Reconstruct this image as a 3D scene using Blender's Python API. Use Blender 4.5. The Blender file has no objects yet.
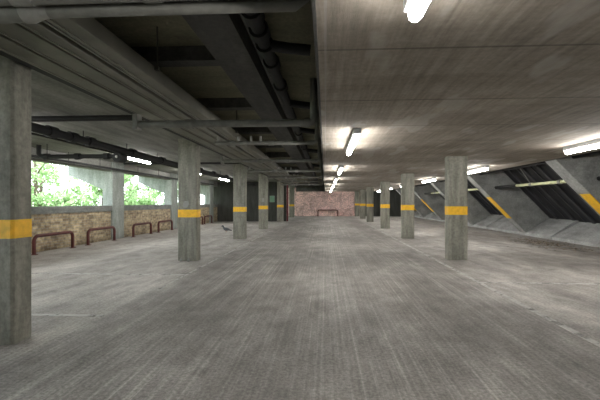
import bpy, bmesh, math, random
from mathutils import Vector, Matrix
random.seed(7)
S = bpy.context.scene
COL = S.collection
R = math.radians
CAMZ = 1.28

# ------------------------------------------------------------------ materials
def new_mat(name):
    m = bpy.data.materials.new(name); m.use_nodes = True
    nt = m.node_tree; nt.nodes.clear()
    out = nt.nodes.new('ShaderNodeOutputMaterial')
    b = nt.nodes.new('ShaderNodeBsdfPrincipled')
    nt.links.new(b.outputs[0], out.inputs[0])
    return m, nt, b
def N(nt, t, **kw):
    n = nt.nodes.new(t)
    for k, v in kw.items():
        if k in n.inputs: n.inputs[k].default_value = v
        else: setattr(n, k, v)
    return n
def coords(nt, scale=(1, 1, 1), rnd=True, rot=(0, 0, 0)):
    tc = nt.nodes.new('ShaderNodeTexCoord')
    mp = nt.nodes.new('ShaderNodeMapping'); mp.inputs['Scale'].default_value = scale
    mp.inputs['Rotation'].default_value = rot
    if rnd:
        oi = nt.nodes.new('ShaderNodeObjectInfo')
        mu = N(nt, 'ShaderNodeMath', operation='MULTIPLY'); mu.inputs[1].default_value = 37.0
        nt.links.new(oi.outputs['Random'], mu.inputs[0])
        ad = N(nt, 'ShaderNodeVectorMath', operation='ADD')
        nt.links.new(tc.outputs['Object'], ad.inputs[0]); nt.links.new(mu.outputs[0], ad.inputs[1])
        nt.links.new(ad.outputs[0], mp.inputs[0])
    else:
        nt.links.new(tc.outputs['Object'], mp.inputs[0])
    return mp.outputs[0]
def noise(nt, vec, scale, detail=5, rough=.6):
    n = N(nt, 'ShaderNodeTexNoise'); n.inputs['Scale'].default_value = scale
    n.inputs['Detail'].default_value = detail; n.inputs['Roughness'].default_value = rough
    nt.links.new(vec, n.inputs['Vector']); return n.outputs['Fac']
def ramp(nt, fac, stops):
    r = nt.nodes.new('ShaderNodeValToRGB'); e = r.color_ramp.elements
    while len(e) < len(stops): e.new(.5)
    for i, (p, c) in enumerate(stops):
        e[i].position = p; e[i].color = (*c, 1) if len(c) == 3 else c
    nt.links.new(fac, r.inputs[0]); return r.outputs[0]
def mix(nt, fac, a, b, mode='MIX'):
    m = nt.nodes.new('ShaderNodeMix'); m.data_type = 'RGBA'; m.blend_type = mode
    for s, i in ((fac, 0), (a, 6), (b, 7)):
        if isinstance(s, (int, float)): m.inputs[i].default_value = s
        elif isinstance(s, tuple): m.inputs[i].default_value = (*s, 1)
        else: nt.links.new(s, m.inputs[i])
    return m.outputs[2]
def bump(nt, b, h, strength, dist=.02):
    n = nt.nodes.new('ShaderNodeBump'); n.inputs['Strength'].default_value = strength
    n.inputs['Distance'].default_value = dist
    nt.links.new(h, n.inputs['Height']); nt.links.new(n.outputs[0], b.inputs['Normal'])
def g(v, w=0): return (v * (1 + w), v, v * (1 - w))

def concrete(name, lo, hi, sc=(1, 1, 1), scale=3.0, rough=.85, bmp=.25, rnd=True):
    m, nt, b = new_mat(name)
    v = coords(nt, sc, rnd)
    n1 = noise(nt, v, scale, 6, .62); n2 = noise(nt, coords(nt, (1, 1, 1), rnd), 22, 4, .7)
    c = ramp(nt, n1, [(.3, lo), (.7, hi)])
    c2 = ramp(nt, n2, [(.3, (.72,) * 3), (.7, (1.15,) * 3)])
    col = mix(nt, 1.0, c, c2, 'MULTIPLY')
    nt.links.new(col, b.inputs['Base Color']); b.inputs['Roughness'].default_value = rough
    b.inputs['Specular IOR Level'].default_value = .25
    bump(nt, b, n2, bmp, .01)
    return m
def plain(name, col, rough=.6, metal=0.0, var=.25, scale=9):
    m, nt, b = new_mat(name)
    n1 = noise(nt, coords(nt), scale, 4, .6)
    c = ramp(nt, n1, [(.3, tuple(x * (1 - var) for x in col)), (.7, tuple(x * (1 + var) for x in col))])
    nt.links.new(c, b.inputs['Base Color']); b.inputs['Roughness'].default_value = rough
    b.inputs['Metallic'].default_value = metal
    bump(nt, b, n1, .08, .005)
    return m
def emit(name, col, strength):
    m, nt, b = new_mat(name)
    b.inputs['Base Color'].default_value = (.9, .9, .9, 1)
    b.inputs['Emission Color'].default_value = (*col, 1); b.inputs['Emission Strength'].default_value = strength
    return m

M = {}
M['column'] = concrete('column_concrete', (.145, .145, .118), (.34, .33, .28), (4, 4, .6), 2.0)
M['fin'] = concrete('fin_concrete', (.20, .205, .195), (.40, .40, .38), (1.2, 1.2, 1.2), 2.0)
M['plinth'] = concrete('plinth_concrete', (.24, .24, .23), (.46, .46, .445), (1, .5, 1), 2.5)
M['pier'] = concrete('pier_concrete', (.22, .25, .225), (.40, .43, .40), (3, 3, .8), 1.6)
M['coping'] = concrete('coping_concrete', (.13, .14, .13), (.26, .27, .25), (1, 1, 2), 3)
M['slab_left'] = concrete('left_soffit', (.13, .132, .12), (.29, .29, .265), (2.4, .45, 1), 1.5, rnd=False)
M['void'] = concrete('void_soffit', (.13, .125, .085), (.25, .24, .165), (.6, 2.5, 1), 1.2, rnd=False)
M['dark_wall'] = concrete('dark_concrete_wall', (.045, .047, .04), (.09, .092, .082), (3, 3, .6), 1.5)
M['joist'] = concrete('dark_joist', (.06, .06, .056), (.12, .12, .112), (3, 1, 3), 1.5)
M['yellow'] = plain('yellow_paint', (.80, .45, .018), .6, 0, .16, 14)
M['pipe_black'] = plain('black_cast_iron', (.007, .0075, .008), .75, .0)
M['pipe_grey'] = plain('galvanised_pipe', (.155, .155, .138), .55, .1)
M['trunking'] = plain('trunking_metal', (.135, .132, .105), .5, .1, .2, 3)
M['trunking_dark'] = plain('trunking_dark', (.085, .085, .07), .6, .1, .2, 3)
M['clamp'] = plain('pale_clamp_metal', (.24, .24, .22), .5, .1)
M['red'] = plain('dark_red_paint', (.085, .016, .013), .5, 0, .3)
M['red_riser'] = plain('red_riser_paint', (.16, .02, .025), .5)
M['clad'] = plain('black_cladding', (.010, .010, .011), .65, 0, .3, 2)
M['clad_rib'] = plain('black_cladding_rib', (.040, .040, .043), .6, 0, .3, 2)
M['cream_pipe'] = plain('cream_pipe_paint', (.50, .51, .30), .5, 0, .3, 4)
M['housing'] = plain('light_housing', (.62, .62, .62), .5, 0, .05)
M['tube'] = emit('lamp_diffuser', (1.0, .97, .93), 36.0)
M['bark'] = plain('bark', (.10, .075, .05), .9)
M['notice'] = plain('pale_paper', (.27, .27, .25), .8, 0, .12, 20)
M['green_sign'] = plain('green_sign_face', (.16, .32, .20), .6, 0, .1)
M['sign_edge'] = plain('sign_frame_metal', (.25, .26, .25), .5)
M['soil'] = plain('ground_soil', (.16, .17, .08), .95, 0, .4, 2)
M['pigeon'] = plain('pigeon_feathers', (.10, .11, .125), .7, 0, .5, 18)
M['pigeon_leg'] = plain('pigeon_legs', (.30, .09, .07), .7)
m, nt, b = new_mat('leaf_litter')
oi = N(nt, 'ShaderNodeNewGeometry')
nt.links.new(ramp(nt, oi.outputs['Random Per Island'], [(0, (.05, .035, .022)), (.55, (.22, .15, .09)), (1, (.55, .47, .36))]), b.inputs['Base Color'])
b.inputs['Roughness'].default_value = .9
M['litter'] = m

# leaves
m, nt, b = new_mat('leaves')
oi = N(nt, 'ShaderNodeNewGeometry')
c = ramp(nt, oi.outputs['Random Per Island'], [(0, (.19, .31, .12)), (.5, (.32, .47, .21)), (1, (.52, .65, .38))])
nt.links.new(c, b.inputs['Base Color']); b.inputs['Roughness'].default_value = .55
tr = nt.nodes.new('ShaderNodeBsdfTranslucent'); nt.links.new(c, tr.inputs[0])
ms = nt.nodes.new('ShaderNodeMixShader'); ms.inputs[0].default_value = .4
nt.links.new(b.outputs[0], ms.inputs[1]); nt.links.new(tr.outputs[0], ms.inputs[2])
nt.links.new(ms.outputs[0], [n for n in nt.nodes if n.type == 'OUTPUT_MATERIAL'][0].inputs[0])
M['leaves'] = m

# bricks
def brick_mat(name, c1, c2, mortar, axis, lowdark=0):
    m, nt, b = new_mat(name)
    tc = nt.nodes.new('ShaderNodeTexCoord')
    sx = nt.nodes.new('ShaderNodeSeparateXYZ'); nt.links.new(tc.outputs['Object'], sx.inputs[0])
    cx = nt.nodes.new('ShaderNodeCombineXYZ')
    nt.links.new(sx.outputs[axis], cx.inputs[0]); nt.links.new(sx.outputs['Z'], cx.inputs[1])
    br = nt.nodes.new('ShaderNodeTexBrick'); nt.links.new(cx.outputs[0], br.inputs['Vector'])
    br.inputs['Scale'].default_value = 1.0
    br.inputs['Brick Width'].default_value = .225; br.inputs['Row Height'].default_value = .075
    br.inputs['Mortar Size'].default_value = .008; br.inputs['Mortar Smooth'].default_value = .2
    br.inputs['Bias'].default_value = .0
    br.inputs['Color1'].default_value = (*c1, 1); br.inputs['Color2'].default_value = (*c2, 1)
    br.inputs['Mortar'].default_value = (*mortar, 1)
    n1 = noise(nt, tc.outputs['Object'], 1.6, 6, .7)
    n2 = noise(nt, cx.outputs[0], 9.0, 2, .5)
    c = mix(nt, 1.0, br.outputs['Color'], ramp(nt, n1, [(.3, (.55,) * 3), (.7, (1.35,) * 3)]), 'MULTIPLY')
    c = mix(nt, 1.0, c, ramp(nt, n2, [(.3, (.6,) * 3), (.7, (1.3,) * 3)]), 'MULTIPLY')
    nt.links.new(c, b.inputs['Base Color']); b.inputs['Roughness'].default_value = .9
    bump(nt, b, br.outputs['Fac'], -.4, .01)
    return m
M['brick_left'] = brick_mat('yellow_stock_brick', (.50, .41, .25), (.27, .20, .125), (.36, .33, .27), 'Y')
M['brick_end'] = brick_mat('pink_red_brick', (.80, .55, .50), (.64, .40, .36), (.76, .66, .62), 'X')

# floor
m, nt, b = new_mat('tamped_concrete_floor')
tc = nt.nodes.new('ShaderNodeTexCoord'); P = tc.outputs['Object']
def mapped(scale, rot=0):
    mp = nt.nodes.new('ShaderNodeMapping'); mp.inputs['Scale'].default_value = scale
    mp.inputs['Rotation'].default_value = (0, 0, rot); nt.links.new(P, mp.inputs[0]); return mp.outputs[0]
big = noise(nt, mapped((.9, .35, 1)), .9, 6, .65)
mid = noise(nt, mapped((1, .6, 1)), 3.2, 6, .7)
fine = noise(nt, mapped((1, 1, 1)), 40, 4, .75)
streak = noise(nt, mapped((9, .22, 1)), 2.2, 5, .7)
wv = N(nt, 'ShaderNodeTexWave', wave_type='BANDS', bands_direction='X')
wv.inputs['Scale'].default_value = 5.2; wv.inputs['Distortion'].default_value = 2.6
wv.inputs['Detail'].default_value = 4; wv.inputs['Detail Scale'].default_value = 1.2
nt.links.new(mapped((1, .35, 1)), wv.inputs['Vector'])
base = ramp(nt, big, [(.3, (.20, .188, .174)), (.5, (.31, .296, .278)), (.7, (.45, .436, .414))])
c = mix(nt, 1.0, base, ramp(nt, mid, [(.3, (.66,) * 3), (.7, (1.3,) * 3)]), 'MULTIPLY')
c = mix(nt, 1.0, c, ramp(nt, fine, [(.3, (.55,) * 3), (.7, (1.4,) * 3)]), 'MULTIPLY')
c = mix(nt, 1.0, c, ramp(nt, streak, [(.3, (.86,) * 3), (.7, (1.12,) * 3)]), 'MULTIPLY')
tine = noise(nt, mapped((32, .09, 1)), 1.0, 3, .6)
tl = ramp(nt, tine, [(.38, (.84,) * 3), (.54, (.98,) * 3), (.68, (1.4,) * 3)])
sx = nt.nodes.new('ShaderNodeSeparateXYZ'); nt.links.new(P, sx.inputs[0])
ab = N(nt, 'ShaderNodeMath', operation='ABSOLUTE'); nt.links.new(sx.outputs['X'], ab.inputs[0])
mr = nt.nodes.new('ShaderNodeMapRange'); mr.inputs[1].default_value = 1.9; mr.inputs[2].default_value = 2.6
mr.inputs[3].default_value = 1.0; mr.inputs[4].default_value = .15; nt.links.new(ab.outputs[0], mr.inputs[0])
tm = N(nt, 'ShaderNodeMath', operation='MULTIPLY'); nt.links.new(mr.outputs[0], tm.inputs[0])
nt.links.new(ramp(nt, noise(nt, mapped((.6, .3, 1)), 1.3, 3, .5), [(.36, (.15,) * 3), (.58, (1,) * 3)]), tm.inputs[1])
c = mix(nt, tm.outputs[0], c, mix(nt, 1.0, c, tl, 'MULTIPLY'))
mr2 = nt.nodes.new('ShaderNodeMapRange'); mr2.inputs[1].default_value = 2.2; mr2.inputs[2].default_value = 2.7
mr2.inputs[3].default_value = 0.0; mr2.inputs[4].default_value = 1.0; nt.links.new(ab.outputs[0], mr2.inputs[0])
c = mix(nt, mr2.outputs[0], mix(nt, 1.0, c, (.86, .85, .835), 'MULTIPLY'), mix(nt, 1.0, c, (1.2, 1.19, 1.17), 'MULTIPLY'))  # side bays paler by wear; on the left, window daylight painted into the colour
gm = ramp(nt, noise(nt, mapped((.5, .25, 1)), 1.1, 3, .5), [(.45, (0,) * 3), (.62, (.5,) * 3)])
gw = ramp(nt, wv.outputs['Fac'], [(0, (.86,) * 3), (.6, (1.0,) * 3), (.92, (1.2,) * 3)])
c = mix(nt, gm, c, mix(nt, 1.0, c, gw, 'MULTIPLY'))
spot = ramp(nt, noise(nt, mapped((1, .8, 1)), 1.7, 3, .5), [(.66, (1,) * 3), (.74, (.62,) * 3)])
c = mix(nt, 1.0, c, spot, 'MULTIPLY')
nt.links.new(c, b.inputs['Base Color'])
rr = ramp(nt, big, [(.3, (.62,) * 3), (.7, (.8,) * 3)]); nt.links.new(rr, b.inputs['Roughness'])
b.inputs['Specular IOR Level'].default_value = .35
hm = N(nt, 'ShaderNodeMath', operation='MULTIPLY_ADD'); hm.inputs[1].default_value = .5
nt.links.new(wv.outputs['Fac'], hm.inputs[0]); nt.links.new(fine, hm.inputs[2])
bump(nt, b, hm.outputs[0], .12, .006)
M['floor'] = m

# right soffit : board-marked concrete with pale repair patches
m, nt, b = new_mat('right_soffit')
tc = nt.nodes.new('ShaderNodeTexCoord'); P = tc.outputs['Object']
big = noise(nt, mapped((.5, .9, 1), .5), 1.0, 6, .65)
diag = noise(nt, mapped((8, .5, 1), -.8), 1.9, 8, .72)
trn = noise(nt, mapped((.25, 3.5, 1)), 1.6, 5, .6)
fine = noise(nt, mapped((1, 1, 1)), 25, 4, .7)
c = ramp(nt, big, [(.3, (.20, .175, .145)), (.7, (.37, .328, .275))])
c = mix(nt, 1.0, c, ramp(nt, diag, [(.3, (.7,) * 3), (.7, (1.28,) * 3)]), 'MULTIPLY')
c = mix(nt, 1.0, c, ramp(nt, trn, [(.3, (.88,) * 3), (.7, (1.1,) * 3)]), 'MULTIPLY')
c = mix(nt, 1.0, c, ramp(nt, fine, [(.3, (.85,) * 3), (.7, (1.12,) * 3)]), 'MULTIPLY')
pt = ramp(nt, noise(nt, mapped((2.6, .8, 1), -.8), .95, 3, .45), [(.585, (0,) * 3), (.625, (.5,) * 3)])
c = mix(nt, pt, c, (.46, .43, .39))
# board joints
def joint(axis, period, w):
    sp = nt.nodes.new('ShaderNodeSeparateXYZ'); nt.links.new(P, sp.inputs[0])
    f = N(nt, 'ShaderNodeMath', operation='PINGPONG'); f.inputs[1].default_value = period / 2
    nt.links.new(sp.outputs[axis], f.inputs[0])
    l = N(nt, 'ShaderNodeMath', operation='LESS_THAN'); l.inputs[1].default_value = w
    nt.links.new(f.outputs[0], l.inputs[0]); return l.outputs[0]
c = mix(nt, joint('Y', 1.22, .012), c, mix(nt, .55, c, (.07, .062, .052)))
c = mix(nt, joint('X', 2.44, .008), c, mix(nt, .4, c, (.40, .38, .35)))
nt.links.new(c, b.inputs['Base Color']); b.inputs['Roughness'].default_value = .85
b.inputs['Specular IOR Level'].default_value = .2
bump(nt, b, diag, .3, .012)
M['slab_right'] = m

# worn paint for bay lines
m, nt, b = new_mat('worn_white_line')
b.inputs['Base Color'].default_value = (.62, .61, .58, 1); b.inputs['Roughness'].default_value = .8
t = nt.nodes.new('ShaderNodeBsdfTransparent'); ms = nt.nodes.new('ShaderNodeMixShader')
a = ramp(nt, noise(nt, coords(nt, (1, 1, 1), False), 6, 6, .75), [(.32, (0,) * 3), (.52, (.8,) * 3)])
nt.links.new(a, ms.inputs[0]); nt.links.new(t.outputs[0], ms.inputs[1]); nt.links.new(b.outputs[0], ms.inputs[2])
nt.links.new(ms.outputs[0], [n for n in nt.nodes if n.type == 'OUTPUT_MATERIAL'][0].inputs[0])
M['line'] = m

# ------------------------------------------------------------------ mesh builder
class MB:
    def __init__(s): s.bm = bmesh.new()
    def box(s, x0, x1, y0, y1, z0, z1):
        vs = [s.bm.verts.new((x, y, z)) for x in (x0, x1) for y in (y0, y1) for z in (z0, z1)]
        for f in ((0, 1, 3, 2), (4, 6, 7, 5), (0, 4, 5, 1), (2, 3, 7, 6), (0, 2, 6, 4), (1, 5, 7, 3)):
            s.bm.faces.new([vs[i] for i in f])
        return s
    def prism(s, pts, axis, a0, a1):
        def mk(p, a): return {'Y': (p[0], a, p[1]), 'X': (a, p[0], p[1]), 'Z': (p[0], p[1], a)}[axis]
        A = [s.bm.verts.new(mk(p, a0)) for p in pts]; B = [s.bm.verts.new(mk(p, a1)) for p in pts]
        s.bm.faces.new(A); s.bm.faces.new(B[::-1])
        n = len(pts)
        for i in range(n): s.bm.faces.new((A[i], B[i], B[(i + 1) % n], A[(i + 1) % n]))
        return s
    def tube(s, path, r, seg=10):
        pts = [Vector(p) for p in path]; rings = []
        up = None
        for i, p in enumerate(pts):
            d = (pts[min(i + 1, len(pts) - 1)] - pts[max(i - 1, 0)]).normalized()
            if up is None:
                up = Vector((0, 0, 1)) if abs(d.z) < .9 else Vector((1, 0, 0))
            u = d.cross(up).normalized(); v = u.cross(d).normalized(); up = v
            rr = r[i] if isinstance(r, (list, tuple)) else r
            rings.append([s.bm.verts.new(p + (u * math.cos(2 * math.pi * k / seg) + v * math.sin(2 * math.pi * k / seg)) * rr) for k in range(seg)])
        for a, b in zip(rings, rings[1:]):
            for k in range(seg): s.bm.faces.new((a[k], a[(k + 1) % seg], b[(k + 1) % seg], b[k]))
        s.bm.faces.new(rings[0][::-1]); s.bm.faces.new(rings[-1])
        return s
    def build(s, name, mat, parent=None, bevel=0, smooth=False):
        bmesh.ops.recalc_face_normals(s.bm, faces=s.bm.faces)
        if bevel:
            bmesh.ops.bevel(s.bm, geom=list(s.bm.edges), offset=bevel, segments=2, profile=.5, affect='EDGES', clamp_overlap=True)
        me = bpy.data.meshes.new(name); s.bm.to_mesh(me); s.bm.free()
        me.materials.append(M[mat])
        if smooth:
            for p in me.polygons: p.use_smooth = True
            me.set_sharp_from_angle(angle=R(40))
        o = bpy.data.objects.new(name, me); COL.objects.link(o)
        if parent: o.parent = parent
        return o
def tag(o, label, cat, group=None, kind=None):
    o['label'] = label; o['category'] = cat
    if group: o['group'] = group
    if kind: o['kind'] = kind
    return o
def thing(name, loc, label, cat, group=None, kind=None):
    o = bpy.data.objects.new(name, None); COL.objects.link(o); o.location = loc
    o.empty_display_size = .1
    return tag(o, label, cat, group, kind)
def copy_tree(o, loc, label, group=None):
    c = o.copy(); COL.objects.link(c); c.location = loc; c['label'] = label
    if group: c['group'] = group
    for ch in o.children:
        d = ch.copy(); COL.objects.link(d); d.parent = c
        for k in ch.children:
            e = k.copy(); COL.objects.link(e); e.parent = d
    return c
def struct(o, label=None, cat=None):
    o['kind'] = 'structure'
    if label: o['label'] = label
    o['category'] = cat or o.name.split('_')[0]
    return o
ORD = ['first', 'second', 'third', 'fourth', 'fifth', 'sixth', 'seventh', 'eighth', 'ninth']

# ------------------------------------------------------------------ setting
ZR, ZL, ZV = 2.31, 2.68, 3.03            # soffits: right slab, left bay, service void
Y0, Y1 = -6.0, 34.0
XW = -7.4
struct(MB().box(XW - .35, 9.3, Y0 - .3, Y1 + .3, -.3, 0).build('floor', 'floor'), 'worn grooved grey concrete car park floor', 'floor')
struct(MB().box(-.05, 5.45, Y0, Y1, ZR, ZR + .75).build('ceiling_right', 'slab_right'), 'stained low concrete slab soffit over the aisle and right bays', 'ceiling')
struct(MB().box(XW - 1.75, -2.76, Y0, Y1, ZL, ZL + .4).build('ceiling_left', 'slab_left'), 'pale concrete soffit over the bays by the windows', 'ceiling')
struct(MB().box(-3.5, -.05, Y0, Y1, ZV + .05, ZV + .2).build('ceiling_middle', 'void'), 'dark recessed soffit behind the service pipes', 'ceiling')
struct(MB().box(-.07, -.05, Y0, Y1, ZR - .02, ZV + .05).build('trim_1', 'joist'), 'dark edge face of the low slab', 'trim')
struct(MB().box(-2.76, -.07, Y1 - .25, Y1 - .05, ZR, ZV + .05).build('trim_2', 'joist'), 'dark panel standing for the unlit top of the far brick wall', 'trim')  # panel added to darken the wall top, which is only unlit brick
# far end wall, back wall
struct(MB().box(XW - .3, 3.25, Y1, Y1 + .3, 0, ZV).build('wall_end', 'brick_end'), 'pink red brick wall closing the far end of the aisle', 'wall')
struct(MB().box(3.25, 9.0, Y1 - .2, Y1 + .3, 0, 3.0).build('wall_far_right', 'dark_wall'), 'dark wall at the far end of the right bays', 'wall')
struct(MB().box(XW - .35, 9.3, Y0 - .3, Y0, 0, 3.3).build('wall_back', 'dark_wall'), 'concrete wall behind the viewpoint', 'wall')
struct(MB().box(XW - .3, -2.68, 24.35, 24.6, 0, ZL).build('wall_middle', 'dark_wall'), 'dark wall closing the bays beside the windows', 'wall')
# window wall
struct(MB().box(XW - .22, XW, Y0, 24.35, 0, .985).build('wall_left', 'brick_left'), 'low yellow stock brick wall under the open windows', 'wall')
struct(MB().box(XW - .3, XW + .04, Y0, 24.35, .985, 1.175).build('trim_3', 'coping'), 'grey concrete coping on top of the low brick wall', 'trim')
struct(MB().box(XW - .25, XW, Y0, 24.35, 2.36, ZL).build('trim_4', 'slab_left'), 'concrete edge beam over the window openings', 'trim')
struct(MB().box(XW - 40, XW - .35, Y0 - 30, 70, -.9, -.6).build('ground', 'soil'), 'green sloping ground outside the windows', 'ground')

# right raking wall
ROOT, TOPX = 5.56, 2.37
def fx(z): return 5.56 + (2.37 - z) * .965
def cx(z): return fx(z) + 1.45
struct(MB().prism([(cx(0), 0), (cx(0) + .3, 0), (cx(3.2) + .3, 3.2), (cx(3.2), 3.2)], 'Y', Y0, Y1).build('wall_right', 'clad'), 'black raking cladding sloping down behind the concrete fins', 'wall')
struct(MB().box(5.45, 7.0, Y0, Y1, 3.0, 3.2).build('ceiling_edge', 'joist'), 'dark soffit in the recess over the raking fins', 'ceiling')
rb = MB(); y = Y0 + .4
while y < Y1 - .3:
    rb.prism([(cx(.05) - .09, .05), (cx(.05) + .02, .05), (cx(3.0) + .02, 3.0), (cx(3.0) - .09, 3.0)], 'Y', y, y + .12)
    rb.prism([(cx(.05) - .04, .05), (cx(.05) + .02, .05), (cx(3.0) + .02, 3.0), (cx(3.0) - .04, 3.0)], 'Y', y + .45, y + .50)
    y += .88
struct(rb.build('trim_5', 'clad_rib'), 'dark ribs running down the black cladding', 'trim')
pb = MB(); FYS = [-1.2, 4.5, 9.08, 14.35, 19.25, 24.3, 28.9, Y1 + .2]
for y0, y1 in zip([Y0] + FYS[:-1], FYS):
    ym = y1 - .30 * (y1 - y0)
    pb.prism([(7.75, 0), (7.75, .1), (8.68, .62), (9.1, .62), (9.1, 0)], 'Y', y0, min(ym, Y1))
    if ym < Y1 - .3: pb.prism([(7.75, 0), (7.75, .12), (8.60, .67), (9.1, .64), (9.1, 0)], 'Y', ym + .05, min(y1, Y1))
struct(pb.build('trim_6', 'plinth'), 'sloping grey concrete plinth along the foot of the raking wall', 'trim')

# bay lines
def line(x0, x1, y0, y1, label):
    o = MB().box(x0, x1, y0, y1, .001, .004).build('floor_marking', 'line'); o['kind'] = 'structure'; o['label'] = label; o['category'] = 'floor marking'
line(2.42, 2.49, 2.0, 26, 'faint worn white line running along the right bays')
line(2.49, 7.6, 5.85, 5.92, 'faint white bay line crossing the right bay before the nearest right column')
line(2.49, 7.6, 10.7, 10.78, 'faint white bay line crossing the right bay past the nearest right column')
line(-2.48, -2.44, 5.2, 16, 'faint worn white line along the inner side of the left columns')
line(-7.0, -2.5, 3.9, 3.97, 'faint white bay line beside the nearest left column')
line(-7.0, -2.5, 6.2, 6.28, 'faint white bay line before the second left column')
line(-7.0, -2.5, 10.4, 10.48, 'faint white bay line between second and third left columns')

# ------------------------------------------------------------------ columns
def chamfer_rect(w, d, c):
    return [(-w + c, -d), (w - c, -d), (w, -d + c), (w, d - c), (w - c, d), (-w + c, d), (-w, d - c), (-w, -d + c)]
def make_column(h, loc, label, group, b0, b1):
    t = thing('concrete_column', loc, label, 'column', group, 'thing')
    MB().prism(chamfer_rect(.217, .115, .022), 'Z', 0, h).build('shaft', 'column', t)
    MB().prism(chamfer_rect(.220, .118, .022), 'Z', b0, b1).build('yellow_band', 'yellow', t)
    return t
LY = [3.2, 7.85, 12.6, 17.4, 24.0, 31.2]
RY = [8.28, 13.08, 17.95, 24.0, 28.6, 33.6]
LL = ['grey concrete column with yellow band, nearest of all, cut by the left photo edge',
      'yellow banded concrete column with a pale paper notice, second in the left row',
      'yellow banded concrete column just right of the pigeon, third in the left row',
      'yellow banded concrete column with a tiny notice, fourth in the left row',
      'yellow banded column standing before the end of the dark wall beside a red pipe',
      'pale lit column with yellow band at the left edge of the far brick wall']
RL = ['large yellow banded concrete column nearest in the right row, beside the raking fins',
      'yellow banded concrete column second nearest in the right row',
      'yellow banded concrete column third nearest in the right row',
      'yellow banded concrete column fourth nearest in the right row',
      'narrow distant yellow banded column fifth in the right row',
      'pale distant yellow banded column touching the right end of the brick wall']
cl = cr = None
for i, y in enumerate(LY):
    loc = (-3.02 if i < 5 else -2.92, y, 0)
    hh = ZL
    if cl is None: cl = make_column(hh, loc, LL[i], 'left row of concrete columns', .955, 1.125)
    elif i == 5: make_column(hh, loc, LL[i], 'left row of concrete columns', .955, 1.125)
    else: copy_tree(cl, loc, LL[i])
for i, y in enumerate(RY):
    loc = (2.94, y, 0)
    if cr is None: cr = make_column(ZR, loc, RL[i], 'right row of concrete columns', 1.005, 1.195)
    else: copy_tree(cr, loc, RL[i])

# window piers with outward tapering brackets
def make_pier(loc, label):
    t = thing('window_pier', loc, label, 'pier', 'concrete piers between the windows', 'thing')
    MB().box(-.30, .06, -.36, .36, 0, ZL).build('shaft', 'pier', t, .012)
    MB().prism([(-.30, 1.68), (-.30, ZL), (-1.72, ZL), (-1.72, 2.26)], 'Y', -.12, .12).build('bracket', 'pier', t)
    return t
pier = None
for y, l in [(12.42, 'concrete window pier with tapered outer bracket beside the third and second red hoops'),
             (7.62, 'concrete window pier hidden behind the nearest left column'),
             (17.2, 'concrete window pier just left of the second left column'),
             (22.95, 'pale concrete window pier touching the dark wall')]:
    if pier is None: pier = make_pier((XW, y, 0), l)
    else: copy_tree(pier, (XW, y, 0), l)

# ------------------------------------------------------------------ raking fins
def make_fin(loc, label):
    t = thing('raking_fin', loc, label, 'fin', 'raking concrete fins along the right wall', 'thing')
    zt, zb, w = 2.98, .0, 1.45
    MB().prism([(fx(zb), zb), (fx(zb) + w, zb), (fx(zt) + w, zt), (5.47, zt), (5.47, TOPX + (5.56 - 5.47) / .965)], 'Y', 0, .44).build('fin_body', 'fin', t, .015)
    za, zc = 1.49, .66
    MB().prism([(fx(zc) - .02, zc), (fx(zc) + .01, zc), (fx(za) + .01, za), (fx(za) - .02, za)], 'Y', .0, .34).build('yellow_band', 'yellow', t)
    return t
fin = None
FY = [9.08, 14.35, 19.25, 24.3, 28.9, 4.5]
FL = ['nearest visible raking concrete fin with yellow band at the right photo edge',
      'raking concrete fin with long yellow strip, right of the nearest right column',
      'raking concrete fin seen between the nearest and second right columns',
      'raking concrete fin seen between the second and third right columns',
      'farthest raking concrete fin seen beyond the third right column',
      'raking concrete fin beside the viewpoint, beyond the right photo edge']
for y, l in zip(FY, FL):
    if fin is None: fin = make_fin((0, y, 0), l)
    else: copy_tree(fin, (0, y, 0), l)

# cream pipe through the fins, one length per bay, with hanger rod
edges = [(4.96, 9.06), (9.54, 14.33), (14.81, 19.23), (19.71, 24.28)]
PL = ['cream painted pipe running out of the nearest raking fin toward the viewer',
      'cream green painted pipe spanning between two nearest raking fins on a hanger rod',
      'cream painted pipe seen between nearest right column and the raking fin behind it',
      'distant cream painted pipe between the far raking fins']
for (a, c), l in zip(edges, PL):
    t = thing('cream_pipe', (6.6, a, 1.86), l, 'pipe', 'cream pipes between the raking fins')
    L = c - a
    MB().tube([(0, .0, 0), (0, L * .7, 0)], .048).build('pipe_run', 'cream_pipe', t, smooth=True)
    MB().tube([(0, L * .68, 0), (0, L, 0)], .055).build('black_sleeve', 'pipe_black', t, smooth=True)
    MB().tube([(0, L * .5, .0), (-.75, L * .5, 1.14)], .014, 6).build('hanger_rod', 'pipe_grey', t)
    MB().tube([(0, L * .5 - .05, 0), (0, L * .5 + .05, 0)], .068).build('pipe_collar', 'clamp', t, smooth=True)
    MB().tube([(0, L * .2 - .05, 0), (0, L * .2 + .05, 0)], .068).build('pipe_collar', 'clamp', t, smooth=True)

BL = ['black drain pipe over the cream pipe at the right photo edge', 'black drain pipe running under the slab edge between two nearest raking fins',
      'black drain pipe under the slab edge just right of the nearest right column', 'distant black drain pipe under the slab edge between far fins']
for (a, c), l in zip(edges, BL):
    t = thing('drain_pipe', (6.02, a, 2.40), l, 'drain pipe', 'black drain pipes along the right slab edge')
    MB().tube([(0, 0, 0), (0, c - a, 0)], .06, 12).build('pipe_run', 'pipe_black', t, smooth=True)
    for q in (.12, .62): MB().tube([(0, (c - a) * q - .05, 0), (0, (c - a) * q + .05, 0)], .078, 12).build('pipe_collar', 'pipe_black', t, smooth=True)
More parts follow.
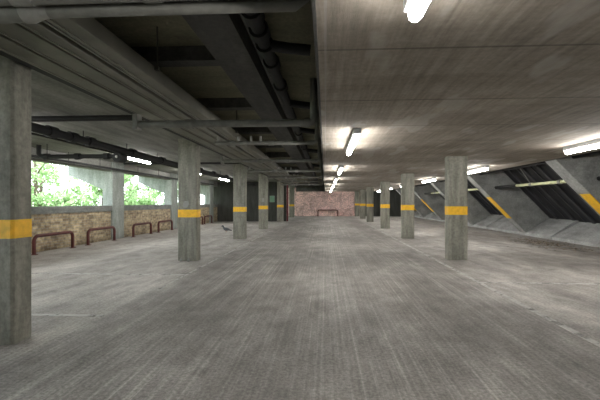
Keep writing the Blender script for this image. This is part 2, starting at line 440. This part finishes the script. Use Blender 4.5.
# ------------------------------------------------------------------ lamps
def make_lamp(loc, label, group):
    t = thing('strip_light', loc, label, 'light', group)
    L = .92
    MB().box(-.05, .05, -L, L, -.074, 0).build('housing', 'housing', t, .004)
    MB().tube([(0, -L, -.108), (0, -L + .012, -.108), (0, -L + .03, -.108), (0, L - .03, -.108), (0, L - .012, -.108), (0, L, -.108)], [.014, .03, .035, .035, .03, .014], 12).build('diffuser', 'tube', t, smooth=True)
    for s in (-1, 1):
        MB().box(-.052, .052, s * L - .02, s * L + .004, -.08, 0).build('end_cap', 'housing', t, .004)
    return t
lamp = None
def lamps(x, z, ys, labels, group):
    global lamp
    for y, l in zip(ys, labels):
        if lamp is None: lamp = make_lamp((x, y, z), l, group)
        else: copy_tree(lamp, (x, y, z), l, group)
CY = [.9, 5.95, 10.9, 15.75, 20.6, 25.4, 31.2]
lamps(.44, ZR, CY, ['lit strip light over the aisle, cut by the top photo edge',
      'large lit strip light over the aisle, nearest one fully in view'] +
      ['lit strip light over the aisle, %s in the row running to the brick wall' % w for w in ORD[2:6]] +
      ['lit strip light over the aisle closest to the far brick wall'], 'strip lights over the aisle')
RYL = [6.0, 11.07, 15.83, 20.6, 25.4, 30.2]
lamps(4.45, ZR, RYL, ['bright strip light at the right photo edge above the nearest raking fin',
      'lit strip light half hidden behind the top of the nearest right column',
      'lit strip light between the tops of nearest and second right columns',
      'lit strip light between the tops of second and third right columns',
      'distant strip light over the right bays near the fourth right column',
      'farthest strip light over the right bays'], 'strip lights over the right bays')
lamps(-5.75, ZL, [10.6, 5.8, 15.4, 20.2], ['lit strip light glowing beside the round pipe flange in left bays',
      'strip light mostly hidden behind the nearest left column', 'strip light just past the second left column in the left bays',
      'farthest strip light in the left bays before the dark wall'], 'strip lights over the left bays')

# ------------------------------------------------------------------ red hoops
def make_hoop(L, H, r, loc, rz, label, group):
    t = thing('hoop_barrier', loc, label, 'barrier', group); t.rotation_euler.z = rz
    c = .13; path = [(0, -L / 2, .012)]
    for k in range(7):
        a = math.pi / 2 * k / 6; path.append((0, -L / 2 + c - c * math.cos(a), H - c + c * math.sin(a)))
    for k in range(7):
        a = math.pi / 2 * (1 - k / 6); path.append((0, L / 2 - c + c * math.cos(a), H - c + c * math.sin(a)))
    path.append((0, L / 2, .012))
    MB().tube(path, r, 12).build('hoop', 'red', t, smooth=True)
    for s in (-1, 1):
        MB().tube([(0, s * L / 2, 0), (0, s * L / 2, .014)], r * 2, 14).build('base_plate', 'red', t)
    return t
hoop = None
HL = ['dark red hoop barrier nearest in the row, just right of the first left column',
      'dark red hoop barrier just left of the first window pier in view',
      'dark red hoop barrier just right of the first window pier in view',
      'dark red hoop barrier just left of the second left column',
      'dark red hoop barrier peeping out at the right edge of the second left column',
      'farthest dark red hoop barrier, beside the dark wall']
for y, l in zip([9.12, 11.13, 13.68, 15.7, 19.85, 21.55], HL):
    if hoop is None: hoop = make_hoop(1.35, .455, .042, (-7.12, y, 0), 0, l, 'red hoops along the low brick wall')
    else: copy_tree(hoop, (-7.12, y, 0), l)
make_hoop(1.85, .58, .05, (.22, 33.75, 0), R(90), 'wide dark red hoop barrier before the far brick wall', None)

# ------------------------------------------------------------------ service void: joists, duct, trunking, pipes
JL = ['%s dark cross joist under the recessed soffit from the viewpoint' % w for w in ORD]
for i, y in enumerate([1.9, 4.15, 6.2, 8.4, 10.6, 12.9, 15.2, 18.0, 21.0]):
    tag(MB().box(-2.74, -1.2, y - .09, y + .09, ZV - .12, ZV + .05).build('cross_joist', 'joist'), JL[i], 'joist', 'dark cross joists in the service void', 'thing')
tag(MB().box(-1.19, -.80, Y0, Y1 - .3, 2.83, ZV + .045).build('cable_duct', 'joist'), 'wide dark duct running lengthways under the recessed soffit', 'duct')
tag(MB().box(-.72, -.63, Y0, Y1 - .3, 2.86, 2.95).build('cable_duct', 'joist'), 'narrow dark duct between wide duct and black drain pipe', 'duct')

# trunking bundle
zz = CAMZ + 1.25
TB = [(-2.64, -2.44, .0, 'trunking', 'outermost wide metal trunking of the bundle, next to the left columns'),
      (-2.38, -2.17, .0, 'trunking', 'wide metal trunking of the bundle, second from the left columns'),
      (-2.12, -2.01, .0, 'trunking', 'narrow trunking in the middle of the overhead bundle'),
      (-1.95, -1.915, .015, 'clamp', 'thin pale conduit between the narrow trunking and the inner trunking'),
      (-1.88, -1.74, .0, 'trunking', 'innermost metal trunking of the bundle beside the dark recess')]
for x0, x1, dz, mt, l in TB:
    t = thing('cable_trunking', ((x0 + x1) / 2, Y0, zz + dz), l, 'trunking', 'long overhead trunking bundle')
    w = (x1 - x0) / 2
    MB().box(-w, w, 0, 29.5, 0, .14 if w > .03 else .04).build('trunking_body', mt, t, .006)
    MB().box(-w - .006, -w + .012, 0, 29.5, -.010, .02).build('trunking_lip', mt, t)
tag(MB().box(-2.75, -2.665, Y0, 23.5, zz, zz + .1).build('cable_strip', 'pipe_black'), 'black strip standing for the shaded gap on the column side of the trunking bundle', 'shade strip')  # black box added to draw the dark shaded gap beside the trunking
# hidden-in-shadow hanger frames carrying the bundle
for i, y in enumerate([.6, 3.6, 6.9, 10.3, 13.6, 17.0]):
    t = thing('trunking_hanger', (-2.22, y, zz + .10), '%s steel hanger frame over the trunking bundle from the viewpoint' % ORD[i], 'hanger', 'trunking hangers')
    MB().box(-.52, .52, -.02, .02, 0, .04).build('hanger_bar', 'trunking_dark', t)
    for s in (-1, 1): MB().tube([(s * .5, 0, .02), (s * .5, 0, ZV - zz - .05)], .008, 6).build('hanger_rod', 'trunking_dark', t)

# transverse grey pipes
pz = CAMZ + 1.10
TP = [(4.95, .052, -2.62, 'thick grey cross pipe with upturned bracket end, above second left column'),
      (6.62, .036, -2.05, 'thin grey cross pipe just past the thick bracketed one'),
      (9.45, .045, -2.7, 'grey cross pipe just left of the third left column top'),
      (12.5, .045, -2.7, 'grey cross pipe near the third left column'),
      (15.7, .045, -2.5, 'distant grey cross pipe under the trunking, past third left column'),
      (18.6, .045, -2.5, 'distant grey cross pipe past the fourth left column'),
      (21.9, .045, -2.7, 'farthest grey cross pipe before the dark wall end')]
for i, (y, r, xl, l) in enumerate(TP):
    t = thing('cross_pipe', (0, y, pz), l, 'pipe', 'grey cross pipes in the service void')
    xr = -.16
    MB().tube([(xl, 0, 0), (xr - .06, 0, 0), (xr - .02, 0, .02), (xr, 0, .06), (xr, 0, .60)], r, 12).build('pipe_run', 'pipe_grey', t, smooth=True)
    MB().tube([(xr - .13, 0, 0), (xr - .06, 0, 0)], r * 1.25, 12).build('pipe_collar', 'pipe_grey', t, smooth=True)
    for xx in ([-1.72, -1.0] if i else [-1.9]):
        MB().tube([(xx - .05, 0, 0), (xx + .05, 0, 0)], r * 1.3, 12).build('pipe_collar', 'clamp' if i > 2 else 'pipe_grey', t, smooth=True)
    if i in (0, 2):
        MB().box(xl - .07, xl, -.07, .07, -.075, .14).build('end_bracket', 'pipe_grey', t, .008)
    if i in (1, 3, 4):
        for xx in (xl + .05, -1.62, -1.38, -1.2): MB().tube([(xx, 0, -.02), (xx, 0, .13)], .022, 8).build('riser_stub', 'clamp', t, smooth=True)
t = thing('supply_pipe', (0, 2.02, pz + .012), 'large grey pipe crossing the top left corner with a stepped flange', 'pipe')
MB().tube([(-1.66, 0, 0), (-.17, 0, 0), (-.125, 0, .03), (-.115, 0, .5)], .035, 14).build('pipe_run', 'pipe_grey', t, smooth=True)
MB().tube([(-4.4, -.12, -.02), (-1.74, 0, -.005)], .052, 14).build('wide_pipe', 'pipe_grey', t, smooth=True)
MB().tube([(-1.76, 0, -.002), (-1.72, 0, 0), (-1.66, 0, 0), (-1.60, 0, 0)], [.058, .060, .042, .034], 14).build('flange', 'clamp', t, smooth=True)
t = thing('supply_pipe', (0, 1.93, pz + .036), 'grey pipe along the top photo edge above the large stepped pipe', 'pipe')
MB().tube([(-4.0, 0, 0), (-.12, 0, 0)], .031, 14).build('pipe_run', 'pipe_grey', t, smooth=True)
MB().tube([(-1.75, 0, 0), (-1.63, 0, 0)], .037, 14).build('pipe_collar', 'clamp', t, smooth=True)
MB().tube([(-1.0, 0, 0), (-.9, 0, 0)], .037, 14).build('pipe_collar', 'pipe_grey', t, smooth=True)

# black drain in the void
t = thing('drain_pipe', (-.56, 0, CAMZ + 1.46), 'black flanged drain pipe hanging beside the slab edge in the dark recess', 'drain pipe')
MB().tube([(0, -5, 0), (0, 24, 0)], .06, 12).build('pipe_run', 'pipe_black', t, smooth=True)
for y in [2.75, 3.05, 3.35, 3.75, 4.5, 7.5, 9.5, 12, 15]:
    MB().tube([(0, y - .07, 0), (0, y + .07, 0)], .085, 12).build('pipe_collar', 'pipe_black', t, smooth=True)
for y in (3.3, 5.25, 7.2, 10, 14):
    MB().tube([(0, y, 0), (.2, y + .04, -.02), (.42, y + .06, -.04)], .05, 10).build('branch', 'pipe_black', t, smooth=True)
t = thing('drain_pipe', (-5.0, 0, 0), 'thick black drain pipe hung on rods, running along the left bays', 'drain pipe')
zb = CAMZ + 1.22; xb = .27
MB().tube([(xb, 4.5, zb), (xb, 23.9, zb - .05)], .075, 14).build('pipe_run', 'pipe_black', t, smooth=True)
for y in (5.98, 6.5, 7.0, 8.6, 10.2, 11.9, 13.4, 15, 17, 20):
    MB().tube([(xb, y - .09, zb), (xb, y + .09, zb)], .10, 14).build('pipe_collar', 'pipe_black', t, smooth=True)
for y in (6.8, 8.35, 9.9, 11.6, 13.2, 16.0):
    MB().tube([(xb, y, zb), (xb, y, ZL)], .009, 6).build('hanger_rod', 'pipe_black', t)
t = thing('branch_pipe', (0, 8.15, CAMZ + 1.08), 'black branch pipe crossing before the windows, ending in a round flange', 'drain pipe')
MB().tube([(-6.75, 0, .28), (-6.75, 0, .06), (-6.70, 0, .015), (-6.62, 0, 0), (-4.84, 0, .0)], .05, 12).build('pipe_run', 'pipe_black', t, smooth=True)
for x in (-6.55, -5.8, -5.1): MB().tube([(x - .06, 0, 0), (x + .06, 0, 0)], .075, 12).build('pipe_collar', 'pipe_black', t, smooth=True)
MB().tube([(-6.55, 0, 0), (-6.55, 0, .30)], .009, 6).build('hanger_rod', 'pipe_black', t)
MB().tube([(-4.78, -.13, -.03), (-4.78, .12, -.03)], .115, 18).build('flange', 'pipe_black', t, smooth=True)
MB().tube([(-4.78, -.16, -.03), (-4.78, -.12, -.03)], .03, 10).build('flange_bolt', 'clamp', t, smooth=True)
t = thing('wall_conduit', (-7.1, 0, CAMZ + 1.13), 'thin dark conduit running along the window heads', 'conduit')
MB().tube([(0, -2, 0), (0, 22.5, 0)], .032, 8).build('pipe_run', 'pipe_black', t, smooth=True)
for y in (8.3, 9.6, 11.0, 13.3, 15, 17): MB().tube([(0, y, 0), (0, y, .27)], .008, 6).build('hanger_rod', 'pipe_black', t)
tag(MB().tube([(-5.35, 6, CAMZ + 1.26), (-5.35, 24, CAMZ + 1.26)], .022, 8).build('ceiling_conduit', 'pipe_black'), 'thin black conduit parallel to the thick drain pipe over left bays', 'conduit')
tag(MB().tube([(-6.9, 5.5, CAMZ + 1.33), (-2.85, 5.5, CAMZ + 1.33)], .045, 10).build('ceiling_conduit', 'pipe_black'), 'black cross pipe under left soffit just beyond the nearest left column', 'conduit')
tag(MB().tube([(-6.9, 12.0, CAMZ + 1.33), (-2.85, 12.0, CAMZ + 1.33)], .035, 10).build('ceiling_conduit', 'pipe_black'), 'black cross pipe under left soffit just right of second left column', 'conduit')

# ------------------------------------------------------------------ small things
t = thing('riser_pipe', (-2.60, 24.5, 0), 'dark red vertical pipe at the right end of the dark wall', 'pipe')
MB().tube([(0, 0, 0), (0, 0, ZV)], .06, 12).build('pipe_run', 'red_riser', t, smooth=True)
for z in (.6, 1.9): MB().tube([(0, 0, z), (0, 0, z + .06)], .075, 12).build('pipe_collar', 'red_riser', t, smooth=True)
t = thing('wall_sign', (-3.62, 24.35, 1.52), 'small green notice on the dark wall left of the fifth left column', 'sign')
MB().box(-.17, .17, -.02, 0, -.22, .22).build('sign_frame', 'sign_edge', t)
MB().box(-.155, .155, -.025, -.019, -.205, .205).build('sign_face', 'green_sign', t)
def poly_notice(pts, loc, label):
    o = MB().prism(pts, 'Y', -.003, 0).build('paper_notice', 'notice'); o.location = loc
    tag(o, label, 'notice')
poly_notice([(-.06, -.07), (.02, -.075), (.065, .0), (.055, .07), (-.03, .075), (-.065, .02)], (-3.05, 7.85 - .116, 1.24), 'torn pale paper notice on the second left column above its yellow band')
poly_notice([(-.06, -.1), (.06, -.1), (.06, .1), (-.06, .1)], (-3.02, 17.4 - .116, 1.40), 'tiny pale notice on the fourth left column')
for x, y, l in [(-3.13, 7.66, 'white paper scrap lying at the foot of the second left column, middle'), (-2.96, 7.64, 'white paper scrap lying at the right foot corner of the second left column')]:
    mb = MB(); bmesh.ops.create_icosphere(mb.bm, subdivisions=2, radius=.035)
    for v in mb.bm.verts: v.co *= random.uniform(.7, 1.15)
    mb.bm.transform(Matrix.Diagonal((1, .8, 1.2, 1)))
    o = mb.build('paper_scrap', 'notice'); o.location = (x, y, .035); tag(o, l, 'litter')

# pigeon
t = thing('pigeon', (-4.22, 15.1, 0), 'grey pigeon standing on the floor just left of the third left column', 'bird')
mb = MB()
mb.tube([(-.205, 0, .262), (-.178, 0, .268), (-.16, 0, .285), (-.135, 0, .287), (-.112, 0, .262), (-.095, 0, .215), (-.06, 0, .17), (0, 0, .15), (.06, 0, .142), (.11, 0, .13), (.16, 0, .11), (.24, 0, .085)],
        [.004, .012, .03, .034, .032, .036, .058, .07, .062, .042, .026, .02], 14)
mb.build('pigeon_body', 'pigeon', t, smooth=True)
for s in (-1, 1):
    MB().tube([(.0, s * .03, .10), (.012, s * .032, .05), (.0, s * .033, .008)], .007, 6).build('leg', 'pigeon_leg', t)
    mb = MB(); mb.tube([(-.05, s * .052, .165), (.03, s * .066, .16), (.12, s * .045, .135), (.19, s * .02, .11)], [.02, .036, .022, .005], 10)
    mb.build('wing', 'pigeon', t, smooth=True)
t.rotation_euler.z = R(12)

# leaf litter
mb = MB()
for k in range(900):
    y = random.gauss(11.4, .9) if k < 650 else random.uniform(4.5, 26)
    x = random.gauss(6.8, .3) if k < 650 else 7.68 - abs(random.gauss(0, .3))
    x = min(x, 7.68)
    a = random.uniform(0, 6.28); s = random.uniform(.015, .06); h = random.uniform(.002, .018)
    vs = [mb.bm.verts.new((x + s * math.cos(a + q * 1.571) * (1 if q % 2 else .6), y + s * math.sin(a + q * 1.571) * (1 if q % 2 else .6), h + random.uniform(0, .012))) for q in range(4)]
    mb.bm.faces.new(vs)
tag(mb.build('leaf_litter', 'litter'), 'scattered dry leaves and grit along the foot of the right plinth', 'litter', None, 'stuff')

# ------------------------------------------------------------------ trees outside
def make_tree(loc, rad, hgt, label, n=5200):
    t = thing('tree', loc, label, 'tree', 'trees outside the windows')
    br = MB(); br.tube([(0, 0, 0), (.06, .05, hgt * .3), (-.05, .1, hgt * .6), (.05, 0, hgt * .9)], [.13, .1, .07, .02], 8)
    for k in range(7):
        a = random.uniform(0, 6.28); z = hgt * random.uniform(.25, .7)
        br.tube([(0, .05, z), (math.cos(a) * rad * .4, math.sin(a) * rad * .4, z + .4), (math.cos(a) * rad * .8, math.sin(a) * rad * .8, z + .7)], [.05, .03, .008], 6)
    br.build('trunk', 'bark', t, smooth=True)
    mb = MB()
    cl = [(random.gauss(0, rad * .45), random.gauss(0, rad * .45), random.uniform(.25, hgt), random.uniform(.35, .75)) for _ in range(34)]
    for _ in range(n):
        c = random.choice(cl); d = Vector((random.gauss(0, 1), random.gauss(0, 1), random.gauss(0, .8))).normalized() * c[3] * random.uniform(.5, 1.05)
        p = Vector(c[:3]) + d; s = random.uniform(.08, .17)
        q = Matrix.Rotation(random.uniform(0, 6.28), 3, 'Z') @ Matrix.Rotation(random.uniform(-1.2, 1.2), 3, 'X')
        vs = [mb.bm.verts.new(p + q @ Vector(o) * s) for o in ((-.5, -.1, 0), (0, -.7, .1), (.5, -.1, 0), (.0, .8, -.15))]
        mb.bm.faces.new(vs)
    mb.build('foliage', 'leaves', t)
    return t
TL = ['bright green tree outside, just right of the nearest left column',
      'bright leafy tree outside the first window, left of the bracket',
      'leafy tree outside, behind the bracket of the first window pier in view',
      'bright green tree outside the second window',
      'tall leafy tree outside, behind the second window pier',
      'distant leafy tree outside, behind the second left column',
      'farthest leafy tree outside, by the dark wall',
      'low leafy bush outside at the sill of the first window',
      'low leafy bush outside at the sill of the second window',
      'wide leafy tree outside, farther back behind the first window',
      'wide leafy tree outside, farther back behind the second window']
for (x, y, r_, h_), l in zip([(-12.9, 12.6, 1.7, 4.6), (-13.8, 16.4, 1.9, 5.2), (-12.9, 20.2, 1.7, 4.4), (-13.5, 24.2, 1.9, 5.2), (-13.0, 28.5, 1.8, 4.8), (-13.6, 34, 2.0, 5.6), (-12.5, 40, 2.0, 5.2),
                              (-12.0, 15.4, 1.2, 2.1), (-12.0, 22.6, 1.2, 2.0), (-16.5, 20, 2.8, 6.6), (-17.5, 30, 3.2, 7.0)], TL):
    make_tree((x, y, -.6), r_, h_, l)

# ------------------------------------------------------------------ light and camera
w = bpy.data.worlds.new('World'); S.world = w; w.use_nodes = True
bg = w.node_tree.nodes['Background']
bg.inputs[0].default_value = (.86, .95, 1.0, 1); bg.inputs[1].default_value = 4.2
cam = bpy.data.cameras.new('Camera'); co = bpy.data.objects.new('Camera', cam); COL.objects.link(co); S.camera = co
co.location = (0, 0, CAMZ); co.rotation_euler = (R(90), 0, R(3.0))
cam.sensor_width = 36; cam.lens = 36 * 360 / 600
cam.shift_x = -6.6 / 600; cam.shift_y = 2.5 / 600
cam.clip_start = .05; cam.clip_end = 300
vs = S.view_settings
S.display_settings.display_device = 'sRGB'
vs.view_transform = 'Standard'; vs.look = 'None'; vs.gamma = 1.0; vs.use_curve_mapping = False
vs.exposure = 1.25
S.cycles.use_denoising = True
S.cycles.max_bounces = 10; S.cycles.diffuse_bounces = 6
S.cycles.sample_clamp_indirect = 8
S.cycles.use_light_tree = True
